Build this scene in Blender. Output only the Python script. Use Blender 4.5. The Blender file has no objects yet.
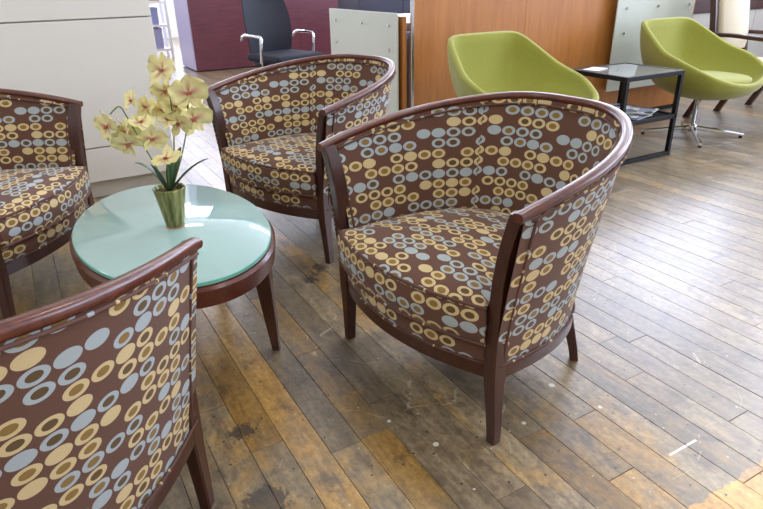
import bpy, bmesh, math, random
import numpy as np
from mathutils import Vector, Matrix

random.seed(7)
rng = np.random.default_rng(7)
PI = math.pi
scene = bpy.context.scene
C = scene.collection

# ------------------------------------------------------------------ camera
# room axes: X along the counter fronts, Y along the floor boards, Z up
CAM_H = 1.12
HEAD = 0.516            # heading, clockwise from +Y
PITCH = 0.433
ROLL = -0.021
cam_data = bpy.data.cameras.new('camera')
cam = bpy.data.objects.new('camera', cam_data)
C.objects.link(cam)
scene.camera = cam
cam_data.sensor_width = 36.0
cam_data.lens = 604.0 / 763.0 * 36.0
cam_data.clip_start = 0.05
cam_data.clip_end = 100


def rot_h(v):
    c, s = math.cos(-HEAD), math.sin(-HEAD)
    return Vector((v[0] * c - v[1] * s, v[0] * s + v[1] * c, v[2]))


_f = Vector((0, math.cos(PITCH), -math.sin(PITCH)))
_r = Vector((1, 0, 0))
_u = Vector((0, math.sin(PITCH), math.cos(PITCH)))
_r2 = _r * math.cos(ROLL) + _u * math.sin(ROLL)
_u2 = -_r * math.sin(ROLL) + _u * math.cos(ROLL)
CF, CR, CU = rot_h(_f), rot_h(_r2), rot_h(_u2)
cam.matrix_world = Matrix(((CR.x, CU.x, -CF.x, 0), (CR.y, CU.y, -CF.y, 0), (CR.z, CU.z, -CF.z, CAM_H), (0, 0, 0, 1)))

# ------------------------------------------------------------------ world, exposure
scene.view_settings.view_transform = 'Standard'
scene.view_settings.look = 'None'
scene.view_settings.gamma = 1.0
scene.view_settings.use_curve_mapping = False
scene.view_settings.exposure = -0.62
world = bpy.data.worlds.new('daylight')
scene.world = world
world.use_nodes = True
wn = world.node_tree.nodes['Background']
wn.inputs['Color'].default_value = (0.75, 0.86, 1.0, 1)
wn.inputs['Strength'].default_value = 1.2

WIN_POWER = 330.0
CEIL_POWER = 68.0
ROOM = (-4.5, 7.2, -4.0, 14.0, 4.2)     # x0 x1 y0 y1 height


def area_light(name, loc, rot, sx, sy, power, col):
    d = bpy.data.lights.new(name, 'AREA')
    d.shape = 'RECTANGLE'
    d.size, d.size_y = sx, sy
    d.energy = power
    d.color = col
    o = bpy.data.objects.new(name, d)
    o.location = loc
    o.rotation_euler = rot
    C.objects.link(o)
    return o


# daylight at the window openings (windows of the far wall and of the right wall)
WIN_X = [(-2.6, 0.0), (0.5, 3.1), (3.9, 6.5), (7.0, 9.6), (10.2, 12.8)]    # along Y in the right wall
WIN_Y = [(-3.6, -1.0), (-0.4, 2.2), (2.8, 5.4)]               # along X in the far wall
WZ0, WZ1 = 1.0, 3.9
for a, b in WIN_X:
    area_light('window_daylight', (ROOM[1] + 0.12, (a + b) / 2, (WZ0 + WZ1) / 2), (0, PI / 2, 0), WZ1 - WZ0 - .1, b - a - .1, WIN_POWER, (0.70, 0.77, 1.0))
for a, b in WIN_Y:
    area_light('window_daylight', ((a + b) / 2, ROOM[3] + 0.12, (WZ0 + WZ1) / 2), (-PI / 2, 0, 0), b - a - .1, WZ1 - WZ0 - .1, WIN_POWER * .8, (0.74, 0.78, 1.0))


# ------------------------------------------------------------------ helpers
def srgb(r, g, b):
    def f(c):
        c /= 255.0
        return c / 12.92 if c <= 0.04045 else ((c + 0.055) / 1.055) ** 2.4
    return (f(r), f(g), f(b), 1.0)


def mesh_obj(name, verts, faces, m, parent=None, uvs=None, smooth=False, loc=None):
    me = bpy.data.meshes.new(name)
    me.from_pydata([tuple(map(float, v)) for v in verts], [], faces)
    if uvs is not None:
        ul = me.uv_layers.new(name='UVMap')
        for l in me.loops:
            ul.data[l.index].uv = uvs[l.vertex_index]
    if smooth:
        me.polygons.foreach_set('use_smooth', [True] * len(me.polygons))
    me.materials.append(m)
    me.update()
    o = bpy.data.objects.new(name, me)
    C.objects.link(o)
    if parent is not None:
        o.parent = parent
    if loc is not None:
        o.location = loc
    return o


def bm_obj(name, bm, m, parent=None, smooth=False, loc=None):
    bmesh.ops.recalc_face_normals(bm, faces=bm.faces)
    me = bpy.data.meshes.new(name)
    bm.to_mesh(me)
    bm.free()
    if smooth:
        me.polygons.foreach_set('use_smooth', [True] * len(me.polygons))
    me.materials.append(m)
    o = bpy.data.objects.new(name, me)
    C.objects.link(o)
    if parent is not None:
        o.parent = parent
    if loc is not None:
        o.location = loc
    return o


def add_box(bm, x0, x1, y0, y1, z0, z1, bev=0.0):
    r = bmesh.ops.create_cube(bm, size=1.0)
    vs = r['verts']
    for v in vs:
        v.co = Vector((x0 + (v.co.x + .5) * (x1 - x0), y0 + (v.co.y + .5) * (y1 - y0), z0 + (v.co.z + .5) * (z1 - z0)))
    if bev > 0:
        es = list({e for v in vs for e in v.link_edges})
        bmesh.ops.bevel(bm, geom=es, offset=bev, segments=2, affect='EDGES', profile=0.5)
    return vs


def box(name, x0, x1, y0, y1, z0, z1, m, parent=None, bev=0.004):
    bm = bmesh.new()
    add_box(bm, x0, x1, y0, y1, z0, z1, bev)
    return bm_obj(name, bm, m, parent)


def sweep_data(path, prof_fn, closed=False, caps=True):
    """path: list of frames (origin, axisA, axisB); prof_fn(i)->list of (a,b)"""
    V, F = [], []
    n = len(path)
    k = None
    for i, (o, A, B) in enumerate(path):
        pr = prof_fn(i)
        k = len(pr)
        for a, b in pr:
            V.append(o + A * a + B * b)
    m = n if closed else n - 1
    for i in range(m):
        j = (i + 1) % n
        for q in range(k):
            p = (q + 1) % k
            F.append((i * k + q, i * k + p, j * k + p, j * k + q))
    if caps and not closed:
        F.append(tuple(range(k - 1, -1, -1)))
        F.append(tuple((n - 1) * k + q for q in range(k)))
    return V, F


def tube_frames(pts):
    pts = [np.array(p, float) for p in pts]
    fr = []
    prev = None
    for i, p in enumerate(pts):
        t = pts[min(i + 1, len(pts) - 1)] - pts[max(i - 1, 0)]
        t = t / (np.linalg.norm(t) + 1e-12)
        if prev is None:
            a = np.array([0, 0, 1.0]) if abs(t[2]) < .9 else np.array([1.0, 0, 0])
        else:
            a = prev
        a = a - t * (a @ t)
        a /= np.linalg.norm(a)
        b = np.cross(t, a)
        prev = a
        fr.append((p, a, b))
    return fr


def tube(name, pts, rad, m, parent=None, seg=8, closed=False, uvs=None):
    rads = rad if hasattr(rad, '__len__') else [rad] * len(pts)
    fr = tube_frames(pts)
    if closed:
        n = len(pts)
        P = [np.array(p, float) for p in pts]
        fr = []
        for i in range(n):
            t = P[(i + 1) % n] - P[i - 1]
            t /= np.linalg.norm(t)
            a = np.array([0, 0, 1.0]) if abs(t[2]) < .9 else np.array([1.0, 0, 0])
            a = a - t * (a @ t)
            a /= np.linalg.norm(a)
            fr.append((P[i], a, np.cross(t, a)))
    ang = [2 * PI * q / seg for q in range(seg)]
    V, F = sweep_data(fr, lambda i: [(rads[i] * math.cos(x), rads[i] * math.sin(x)) for x in ang], closed)
    uv = None
    if uvs:
        uv = []
        s = 0.0
        for i in range(len(pts)):
            if i:
                s += float(np.linalg.norm(np.array(pts[i]) - np.array(pts[i - 1])))
            for q in range(seg):
                uv.append((s, 0.3 + rads[i] * ang[q]))
    return mesh_obj(name, V, F, m, parent, uv, True)


def lathe(name, prof, m, parent=None, seg=24, loc=None, ax=1.0, ay=1.0, smooth=True):
    V, F = [], []
    for r_, z in prof:
        for q in range(seg):
            a = 2 * PI * q / seg
            V.append((ax * r_ * math.cos(a), ay * r_ * math.sin(a), z))
    n = len(prof)
    for i in range(n - 1):
        for q in range(seg):
            p = (q + 1) % seg
            F.append((i * seg + q, i * seg + p, (i + 1) * seg + p, (i + 1) * seg + q))
    F.append(tuple(range(seg - 1, -1, -1)))
    F.append(tuple((n - 1) * seg + q for q in range(seg)))
    return mesh_obj(name, V, F, m, parent, None, smooth, loc)


def empty(name, loc=(0, 0, 0), rz=0.0):
    o = bpy.data.objects.new(name, None)
    o.empty_display_size = 0.1
    o.location = loc
    o.rotation_euler = (0, 0, rz)
    C.objects.link(o)
    return o


def tag(o, label=None, cat=None, group=None, kind=None):
    if label:
        o['label'] = label
    if cat:
        o['category'] = cat
    if group:
        o['group'] = group
    if kind:
        o['kind'] = kind
    return o


def copy_tree(o, parent=None):
    c = o.copy()
    C.objects.link(c)
    c.parent = parent
    for ch in list(o.children):
        copy_tree(ch, c)
    return c


def smooth_by_angle(o, deg=35):
    me = o.data
    me.polygons.foreach_set('use_smooth', [True] * len(me.polygons))
    bm = bmesh.new()
    bm.from_mesh(me)
    for e in bm.edges:
        if len(e.link_faces) == 2 and e.calc_face_angle(0) > math.radians(deg):
            e.smooth = False
    bm.to_mesh(me)
    bm.free()
    return o


# ------------------------------------------------------------------ materials
class NT:
    def __init__(self, name):
        self.m = bpy.data.materials.new(name)
        self.m.use_nodes = True
        self.t = self.m.node_tree
        self.n = self.t.nodes
        self.p = self.n['Principled BSDF']

    def new(self, typ, **kw):
        nd = self.n.new(typ)
        for k, v in kw.items():
            setattr(nd, k, v)
        return nd

    def link(self, a, b):
        self.t.links.new(a, b)

    def math(self, op, a, b=None, c=None, clamp=False):
        nd = self.n.new('ShaderNodeMath')
        nd.operation = op
        nd.use_clamp = clamp
        for i, x in enumerate((a, b, c)):
            if x is None:
                continue
            if isinstance(x, (int, float)):
                nd.inputs[i].default_value = x
            else:
                self.link(x, nd.inputs[i])
        return nd.outputs[0]

    def mix(self, fac, a, b, blend='MIX'):
        nd = self.n.new('ShaderNodeMix')
        nd.data_type = 'RGBA'
        nd.blend_type = blend
        for idx, x in ((0, fac), (6, a), (7, b)):
            if isinstance(x, (int, float, tuple)):
                nd.inputs[idx].default_value = x
            else:
                self.link(x, nd.inputs[idx])
        return nd.outputs[2]

    def noise(self, vec, scale, detail=2.0, rough=0.5, dist=0.0):
        nd = self.n.new('ShaderNodeTexNoise')
        nd.inputs['Scale'].default_value = scale
        nd.inputs['Detail'].default_value = detail
        nd.inputs['Roughness'].default_value = rough
        nd.inputs['Distortion'].default_value = dist
        if vec is not None:
            self.link(vec, nd.inputs['Vector'])
        return nd.outputs[0]

    def mapping(self, vec, scale=(1, 1, 1), loc=(0, 0, 0), rot=(0, 0, 0)):
        nd = self.n.new('ShaderNodeMapping')
        nd.inputs['Scale'].default_value = scale
        nd.inputs['Location'].default_value = loc
        nd.inputs['Rotation'].default_value = rot
        self.link(vec, nd.inputs['Vector'])
        return nd.outputs[0]

    def coord(self, which='Object'):
        return self.n.new('ShaderNodeTexCoord').outputs[which]

    def pos(self):
        return self.n.new('ShaderNodeNewGeometry').outputs['Position']

    def ramp(self, fac, stops):
        nd = self.n.new('ShaderNodeValToRGB')
        el = nd.color_ramp.elements
        while len(el) < len(stops):
            el.new(0.5)
        for e, (p, c) in zip(el, stops):
            e.position = p
            e.color = c
        self.link(fac, nd.inputs[0])
        return nd.outputs[0]

    def bump(self, height, strength=0.2, distance=0.002):
        nd = self.n.new('ShaderNodeBump')
        nd.inputs['Strength'].default_value = strength
        nd.inputs['Distance'].default_value = distance
        self.link(height, nd.inputs['Height'])
        self.link(nd.outputs[0], self.p.inputs['Normal'])

    def set(self, **kw):
        for k, v in kw.items():
            i = self.p.inputs[k.replace('_', ' ')]
            if isinstance(v, (int, float, tuple)):
                i.default_value = v
            else:
                self.link(v, i)
        return self


def plain(name, col, rough=0.5, metal=0.0, var=0.06, scale=12.0, spec=0.5, bump=0.0, bscale=200.0, **kw):
    t = NT(name)
    co = t.coord('Object')
    nz = t.noise(co, scale, 3.0)
    dark = tuple(c * (1 - var) for c in col[:3]) + (1,)
    lite = tuple(min(1, c * (1 + var)) for c in col[:3]) + (1,)
    t.set(Base_Color=t.mix(nz, dark, lite), Roughness=rough, Metallic=metal)
    t.p.inputs['Specular IOR Level'].default_value = spec
    if bump > 0:
        t.bump(t.noise(co, bscale, 2.0), bump, 0.001)
    for k, v in kw.items():
        t.p.inputs[k.replace('_', ' ')].default_value = v
    return t.m


def wood(name, c_dark, c_lite, grain=(2, 2, 30), rough=0.3, coat=0.0, spec=0.5, scale=3.0):
    t = NT(name)
    co = t.mapping(t.coord('Object'), scale=grain)
    n1 = t.noise(co, scale, 5.0, 0.6, 0.6)
    n2 = t.noise(co, scale * 7, 2.0, 0.5, 0.0)
    f = t.math('MULTIPLY_ADD', n2, 0.35, t.math('MULTIPLY', n1, 0.75))
    t.set(Base_Color=t.ramp(f, [(0.3, c_dark), (0.75, c_lite)]), Roughness=rough)
    t.p.inputs['Coat Weight'].default_value = coat
    t.p.inputs['Coat Roughness'].default_value = 0.12
    t.p.inputs['Specular IOR Level'].default_value = spec
    return t.m


def fabric_dots():
    t = NT('brown_dot_fabric')
    uv = t.coord('UV')
    sep = t.new('ShaderNodeSeparateXYZ')
    t.link(uv, sep.inputs[0])
    PU, PV = 0.0485, 0.0328
    cu = t.math('DIVIDE', sep.outputs[0], PU)
    cv = t.math('DIVIDE', sep.outputs[1], PV)
    row = t.math('FLOOR', cv)
    cell = t.math('FLOOR', cu)
    fu = t.math('SUBTRACT', t.math('FRACT', cu), 0.5)
    fv = t.math('SUBTRACT', t.math('FRACT', cv), 0.5)
    d = t.math('SQRT', t.math('ADD', t.math('POWER', t.math('MULTIPLY', fu, 1 / 0.465), 2.0), t.math('POWER', t.math('MULTIPLY', fv, 1 / 0.455), 2.0)))

    def white(x, y, w):
        cb = t.new('ShaderNodeCombineXYZ')
        t.link(x, cb.inputs[0])
        t.link(y, cb.inputs[1])
        cb.inputs[2].default_value = w
        wnode = t.new('ShaderNodeTexWhiteNoise', noise_dimensions='3D')
        t.link(cb.outputs[0], wnode.inputs['Vector'])
        return wnode.outputs['Value']
    grp = t.math('FLOOR', t.math('DIVIDE', t.math('MULTIPLY_ADD', row, 3.0, cell), 7.0))
    r_type = white(cell, row, 1.3)
    r_empty = white(cell, row, 5.7)
    r_ctr = white(cell, row, 9.1)
    r_col = white(row, row, 3.3)
    r8 = t.math('FLOORED_MODULO', row, 9.0)
    is_blue = None
    for q in (1, 2, 4, 7):
        c_ = t.math('COMPARE', r8, float(q), 0.1)
        is_blue = c_ if is_blue is None else t.math('ADD', is_blue, c_)
    # gaps come at a loose beat along each row
    sh_ = t.math('ADD', t.math('MULTIPLY', row, 2.0), t.math('GREATER_THAN', white(row, row, 7.7), 0.6))
    beat = t.math('FLOORED_MODULO', t.math('ADD', cell, sh_), 5.0)
    keep = t.math('GREATER_THAN', white(cell, row, 4.4), 0.08)
    gap = t.math('MAXIMUM', t.math('MULTIPLY', t.math('LESS_THAN', beat, 0.5), keep), t.math('LESS_THAN', r_empty, 0.055))
    filled = t.math('SUBTRACT', 1.0, gap)
    is_disc = t.math('GREATER_THAN', r_type, 0.83)
    inside = t.math('LESS_THAN', d, 1.0)
    hole = t.math('LESS_THAN', d, 0.56)
    dotm = t.math('MULTIPLY', inside, filled)
    holem = t.math('MULTIPLY', hole, t.math('SUBTRACT', 1.0, is_disc))
    weave = t.noise(t.mapping(uv, scale=(900, 220, 1)), 1.0, 2.0)
    brown = t.mix(weave, srgb(82, 54, 42), srgb(108, 74, 58))
    cream = t.mix(weave, srgb(194, 172, 124), srgb(210, 190, 144))
    blue = t.mix(weave, srgb(152, 163, 166), srgb(174, 184, 186))
    olive = srgb(134, 106, 52)
    dark = srgb(92, 70, 40)
    ctr = t.mix(t.math('GREATER_THAN', r_ctr, 0.5), olive, dark)
    ring = t.mix(is_blue, cream, blue)
    full = t.mix(holem, ring, ctr)
    col = t.mix(dotm, brown, full)
    t.set(Base_Color=col, Roughness=0.8)
    t.p.inputs['Specular IOR Level'].default_value = 0.25
    t.p.inputs['Sheen Weight'].default_value = 0.15
    t.bump(weave, 0.12, 0.001)
    return t.m


M = {}
M['dots'] = fabric_dots()
t = NT('brown_welt_and_rail_shade')
wuv = t.coord('UV')
wn_ = t.noise(t.mapping(wuv, scale=(38, 3, 1)), 1.0, 1.0)
wn2 = t.noise(t.mapping(wuv, scale=(13, 1, 1), loc=(4, 0, 0)), 1.0, 1.0)
wcol = t.mix(t.math('GREATER_THAN', wn2, 0.5), srgb(196, 174, 126), srgb(156, 165, 168))
t.set(Base_Color=t.mix(t.math('GREATER_THAN', wn_, 0.60), srgb(92, 60, 50), wcol), Roughness=0.8)
M['welt_rail_shade'] = t.m  # piping cloth with pattern scraps; its brown also paints shadow below the rail
M['cherry'] = wood('dark_cherry_wood', srgb(50, 20, 13), srgb(106, 48, 30), grain=(4, 4, 4), rough=0.3, coat=0.25, scale=6.0)
M['cherry_leg'] = wood('dark_cherry_leg', srgb(42, 20, 15), srgb(74, 37, 27), grain=(9, 9, 1.5), rough=0.33, coat=0.25, scale=5.0)
M['cloth_under'] = plain('black_dust_cover', srgb(30, 27, 26), 0.95)
M['glass_aqua'] = plain('aqua_back_painted_glass', srgb(160, 192, 188), 0.05, var=0.01, spec=1.0)
M['glass_edge'] = plain('green_glass_edge', srgb(120, 190, 176), 0.12, var=0.05)
M['white_lam'] = plain('white_laminate', srgb(222, 220, 212), 0.45, var=0.015, scale=3)
M['seam'] = plain('grey_seam', srgb(190, 188, 182), 0.7)
M['plinth'] = plain('beige_plinth', srgb(200, 194, 180), 0.6)
M['maroon'] = wood('maroon_laminate', srgb(84, 38, 48), srgb(108, 56, 66), grain=(2, 2, 14), rough=0.35, scale=2.0)
M['maroon_dark'] = wood('dark_maroon_laminate', srgb(44, 20, 22), srgb(62, 30, 32), grain=(2, 2, 14), rough=0.4, scale=2.0)
M['desk_side'] = plain('lavender_lit_desk_side', srgb(178, 172, 205), 0.4)  # lavender light on the desk's side face, put into its colour
M['honey'] = wood('honey_wood_veneer', srgb(154, 94, 40), srgb(188, 126, 64), grain=(9, 9, 0.7), rough=0.38, scale=2.2)
M['frost'] = plain('frosted_glass_panel', srgb(190, 196, 184), 0.36, var=0.02, spec=0.6)
M['steel'] = plain('brushed_steel', srgb(190, 190, 192), 0.25, metal=1.0)
M['chrome'] = plain('polished_chrome', srgb(225, 226, 230), 0.1, metal=1.0, var=0.01)
M['white_metal'] = plain('white_enamel_metal', srgb(236, 236, 240), 0.35)
M['black_metal'] = plain('black_powder_coat', srgb(16, 16, 19), 0.55, var=0.1, spec=0.3)
M['green'] = plain('lime_green_wool', srgb(145, 147, 64), 0.9, var=0.09, scale=60, spec=0.2, bump=0.15, bscale=500, Sheen_Weight=0.3)
M['cream_uph'] = plain('cream_upholstery', srgb(200, 190, 168), 0.85, var=0.03)
M['grey_panel'] = plain('grey_partition', srgb(168, 166, 160), 0.6)
M['black_mesh'] = plain('navy_black_mesh', srgb(22, 25, 38), 0.75, var=0.15, scale=80)
M['black_seat'] = plain('black_seat_fabric', srgb(26, 28, 42), 0.85)
M['wall'] = plain('white_wall_paint', srgb(226, 224, 218), 0.85, var=0.02)
M['ceil'] = plain('white_ceiling_tile', srgb(232, 232, 228), 0.9, var=0.02)
M['navy'] = plain('dark_navy_laminate', srgb(44, 44, 62), 0.4)
M['lilac'] = plain('pale_lilac_worktop', srgb(206, 204, 222), 0.4)


# ------------------------------------------------------------------ floor: every plank its own piece
def plank_material(name, use_attr):
    t = NT(name)
    if use_attr:
        src = t.new('ShaderNodeAttribute', attribute_name='tint').outputs['Color']
    else:
        src = t.new('ShaderNodeObjectInfo').outputs['Color']
    sp = t.new('ShaderNodeSeparateColor')
    t.link(src, sp.inputs[0])
    ochre_a, bright, seed = sp.outputs[0], sp.outputs[1], sp.outputs[2]
    pos = t.pos()
    off = t.new('ShaderNodeCombineXYZ')
    t.link(t.math('MULTIPLY', seed, 37.0), off.inputs[1])
    t.link(t.math('MULTIPLY', seed, 11.0), off.inputs[2])
    va = t.new('ShaderNodeVectorMath', operation='ADD')
    t.link(pos, va.inputs[0])
    t.link(off.outputs[0], va.inputs[1])
    pv = va.outputs[0]
    grain = t.noise(t.mapping(pv, scale=(42, 6, 1)), 1.0, 5.0, 0.65, 0.4)
    blotch = t.noise(t.mapping(pos, scale=(6, 3.2, 1)), 1.0, 4.0, 0.62, 0.3)
    blotch2 = t.noise(t.mapping(pos, scale=(22, 14, 1), loc=(3, 9, 0)), 1.0, 4.0, 0.65)
    grey = t.ramp(t.math('MULTIPLY_ADD', grain, 0.55, t.math('MULTIPLY', blotch2, 0.45)), [(0.30, srgb(80, 68, 52)), (0.52, srgb(126, 110, 84)), (0.72, srgb(156, 141, 112))])
    och = t.ramp(grain, [(0.2, srgb(112, 84, 38)), (0.5, srgb(154, 119, 60)), (0.85, srgb(180, 146, 86))])
    # varnish survives in patches
    wear = t.math('ADD', t.math('MULTIPLY', blotch, 1.25), t.math('MULTIPLY', blotch2, 0.8))
    wear = t.math('ADD', wear, t.math('MULTIPLY', t.math('SUBTRACT', ochre_a, 0.5), 0.85))
    och_m = t.math('SMOOTH_MIN', 1.0, t.math('MULTIPLY', t.math('SUBTRACT', wear, 1.11), 3.2), 0.05)
    och_m = t.math('MAXIMUM', och_m, 0.0)
    col = t.mix(och_m, grey, och)
    # unworn varnish beyond a straight old edge in the floor
    sx = t.new('ShaderNodeSeparateXYZ')
    t.link(pos, sx.inputs[0])
    edge = t.math('MULTIPLY_ADD', blotch2, 0.05, sx.outputs[1])
    e1 = t.math('LESS_THAN', edge, 0.556)
    e2 = t.math('GREATER_THAN', t.math('MULTIPLY_ADD', blotch2, 0.06, sx.outputs[0]), 1.09)
    e3 = t.math('LESS_THAN', sx.outputs[0], 1.9)
    e4 = t.math('GREATER_THAN', edge, 0.1)
    em = t.math('MULTIPLY', t.math('MULTIPLY', e1, e2), t.math('MULTIPLY', e3, e4))
    och2 = t.ramp(grain, [(0.2, srgb(150, 104, 40)), (0.5, srgb(190, 142, 64)), (0.85, srgb(210, 164, 86))])
    col = t.mix(em, col, och2)
    # plank to plank brightness
    hv = t.new('ShaderNodeHueSaturation')
    t.link(col, hv.inputs['Color'])
    t.link(t.math('MULTIPLY_ADD', bright, 0.62, 0.72), hv.inputs['Value'])
    col = hv.outputs[0]
    # dark grime blotches
    st = t.noise(t.mapping(pos, scale=(9, 7, 1), loc=(5, 2, 0)), 1.0, 5.0, 0.7, 0.5)
    stm = t.math('MULTIPLY', t.math('SUBTRACT', st, 0.56), 9.0, clamp=True)
    col = t.mix(t.math('MULTIPLY', stm, 0.6), col, srgb(58, 46, 38))
    grit = t.noise(t.mapping(pos, scale=(70, 45, 1)), 1.0, 5.0, 0.75)
    gv = t.new('ShaderNodeHueSaturation')
    t.link(col, gv.inputs['Color'])
    t.link(t.math('MULTIPLY_ADD', grit, 2.0, 0.02), gv.inputs['Value'])
    col = gv.outputs[0]
    # nail heads and paint specks
    vo = t.new('ShaderNodeTexVoronoi', voronoi_dimensions='2D')
    vo.inputs['Scale'].default_value = 9.0
    t.link(pos, vo.inputs['Vector'])
    col = t.mix(t.math('LESS_THAN', vo.outputs['Distance'], 0.028), col, srgb(40, 33, 30))
    vw = t.new('ShaderNodeTexVoronoi', voronoi_dimensions='2D')
    vw.inputs['Scale'].default_value = 5.0
    vw.inputs['Randomness'].default_value = 1.0
    t.link(t.mapping(pos, loc=(3.3, 7.7, 0)), vw.inputs['Vector'])
    speck = t.math('LESS_THAN', t.math('MULTIPLY_ADD', blotch2, 0.03, vw.outputs['Distance']), 0.028)
    col = t.mix(t.math('MULTIPLY', speck, 0.75), col, srgb(206, 196, 176))
    # long pale scratches
    sc = t.new('ShaderNodeTexVoronoi', voronoi_dimensions='2D', feature='DISTANCE_TO_EDGE')
    sc.inputs['Scale'].default_value = 1.6
    wv = t.new('ShaderNodeVectorMath', operation='ADD')
    t.link(pos, wv.inputs[0])
    nn = t.new('ShaderNodeTexNoise')
    nn.inputs['Scale'].default_value = 2.0
    t.link(pos, nn.inputs['Vector'])
    t.link(nn.outputs['Color'], wv.inputs[1])
    t.link(wv.outputs[0], sc.inputs['Vector'])
    scr = t.math('MULTIPLY', t.math('LESS_THAN', sc.outputs[0], 0.0035), t.math('GREATER_THAN', blotch2, 0.52))
    col = t.mix(t.math('MULTIPLY', scr, 0.45), col, srgb(196, 184, 160))
    # marks with a place of their own: paint spots, one long scrape, black stains
    def spot(px, py, rad, wob):
        dv = t.new('ShaderNodeVectorMath', operation='DISTANCE')
        t.link(pos, dv.inputs[0])
        dv.inputs[1].default_value = (px, py, 0)
        return t.math('LESS_THAN', t.math('MULTIPLY_ADD', t.math('SUBTRACT', grit, 0.5), wob, dv.outputs['Value']), rad)
    for (px, py, rad) in ((1.16, 1.031, .009), (.974, .947, .006), (1.203, .886, .006), (.722, 1.004, .008), (.663, 1.146, .006)):
        col = t.mix(t.math('MULTIPLY', spot(px, py, rad, .012), 0.85), col, srgb(214, 208, 190))
    for (px, py, rad) in ((.905, 2.14, .030), (.83, 2.05, .028), (.86, 2.09, .018), (.30, 1.32, .03), (.27, 1.05, .05)):
        col = t.mix(t.math('MULTIPLY', spot(px, py, rad, .12), 0.75), col, srgb(44, 40, 38))
    inx = t.math('MULTIPLY', t.math('GREATER_THAN', sx.outputs[0], 1.205), t.math('LESS_THAN', sx.outputs[0], 1.312))
    iny = t.math('LESS_THAN', t.math('ABSOLUTE', t.math('SUBTRACT', sx.outputs[1], 0.664)), 0.0035)
    col = t.mix(t.math('MULTIPLY', t.math('MULTIPLY', inx, iny), 0.8), col, srgb(222, 216, 200))
    rough = t.math('MULTIPLY_ADD', blotch2, 0.30, 0.24)
    rough = t.math('SUBTRACT', rough, t.math('MULTIPLY', och_m, 0.05))
    t.set(Base_Color=col, Roughness=rough)
    t.p.inputs['Specular IOR Level'].default_value = 0.6
    t.p.inputs['Coat Weight'].default_value = 0.7
    t.p.inputs['Coat Roughness'].default_value = 0.30
    hgt = t.math('ADD', grain, t.math('MULTIPLY', blotch2, 1.2))
    t.bump(hgt, 0.22, 0.0015)
    return t.m


M['plank'] = plank_material('worn_floor_board', False)
M['plank_far'] = plank_material('worn_floor_board_far', True)
M['subfloor'] = plain('dark_subfloor', srgb(30, 24, 20), 0.95)

X0, X1, Y0, Y1, HT = ROOM
bm = bmesh.new()
add_box(bm, X0, X1, Y0, Y1, -0.12, -0.018)
floor = bm_obj('floor', bm, M['subfloor'])
tag(floor, kind='structure')

PW = 0.089
LENS = [0.45, 0.6, 0.8, 1.0, 1.2, 1.45, 1.8]


def plank_geo(L, w=PW):
    g, b = 0.0006, 0.0009
    hx, hy = w / 2 - g, L / 2 - g
    V = [(-hx, -hy, -0.018), (hx, -hy, -0.018), (hx, hy, -0.018), (-hx, hy, -0.018),
         (-hx, -hy, -b), (hx, -hy, -b), (hx, hy, -b), (-hx, hy, -b),
         (-hx + b, -hy + b, 0), (hx - b, -hy + b, 0), (hx - b, hy - b, 0), (-hx + b, hy - b, 0)]
    F = [(0, 1, 5, 4), (1, 2, 6, 5), (2, 3, 7, 6), (3, 0, 4, 7), (4, 5, 9, 8), (5, 6, 10, 9), (6, 7, 11, 10), (7, 4, 8, 11), (8, 9, 10, 11)]
    return V, F


def project(p):
    d = Vector(p) - Vector((0, 0, CAM_H))
    z = d.dot(CF)
    if z < 0.1:
        return None
    return (381.5 + 604 * d.dot(CR) / z, 254.5 - 604 * d.dot(CU) / z)


def visible_area(xc, yc, L):
    n = 6
    s = 0
    for i in range(n):
        y = yc - L / 2 + L * (i + .5) / n
        q = project((xc, y, 0))
        if q and -15 < q[0] < 778 and 20 < q[1] < 524:
            s += L / n / ((xc * xc + y * y + 1.25) ** 1.5)
    return s


planks = []
row_i = 0
k0 = int(math.ceil((X0 - 0.383) / PW))
k1 = int(math.floor((X1 - 0.383) / PW))
fixed = {0: [(0.20, 0.9), (1.10, 1.9, .6), (1.9, 2.45)], 2: [(0.3, 1.12, .55)], 5: [(0.2, 0.8), (0.8, 2.4)]}
for k in range(k0, k1):
    xc = 0.383 + (k + .5) * PW
    y = Y0 - random.uniform(0, 1.2)
    while y < Y1:
        L = random.choice(LENS)
        yc = y + L / 2
        a = max(y, Y0)
        b = min(y + L, Y1)
        och = random.gauss(0.0, 0.20)
        if random.random() < 0.10:
            och += 0.28
        # the boards round the table kept more varnish than the walkway
        och += 0.16 * max(0.0, 1 - abs(xc - 0.45) / 0.9) - (0.26 if xc > 1.25 else 0)
        br = random.random()
        if k == 0 and a < 1.4 < b:
            och = 0.62
        if k == 2 and a < 0.95 < b:
            och = 0.55
        if b - a > 0.05:
            planks.append([visible_area(xc, yc, L), xc, y, L, och, br, random.random(), a, b])
        y += L
planks.sort(key=lambda p: -p[0])
pl_mesh = {}
FV, FF, FT = [], [], []
n_ind = 0
for p in planks:
    vis, xc, y, L, och, br, sd, a, b = p
    whole = abs((b - a) - L) < 1e-6
    dz = random.uniform(-0.0009, 0.0)
    if n_ind < 298 and vis > 0 and whole:
        if L not in pl_mesh:
            V, F = plank_geo(L)
            o = mesh_obj('plank', V, F, M['plank'], floor)
            pl_mesh[L] = o
        else:
            o = pl_mesh[L].copy()
            C.objects.link(o)
        o.location = (xc, y + L / 2, dz)
        o.color = (max(0.0, min(1, och + .5)), br, sd, 1)
        n_ind += 1
    else:
        V, F = plank_geo(b - a)
        base = len(FV)
        FV += [(v[0] + xc, v[1] + (a + b) / 2, v[2] + dz) for v in V]
        FF += [tuple(i + base for i in f) for f in F]
        FT += [(max(0.0, min(1, och + .5)), br, sd, 1)] * len(V)
far = mesh_obj('far_planks', FV, FF, M['plank_far'], floor)
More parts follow.
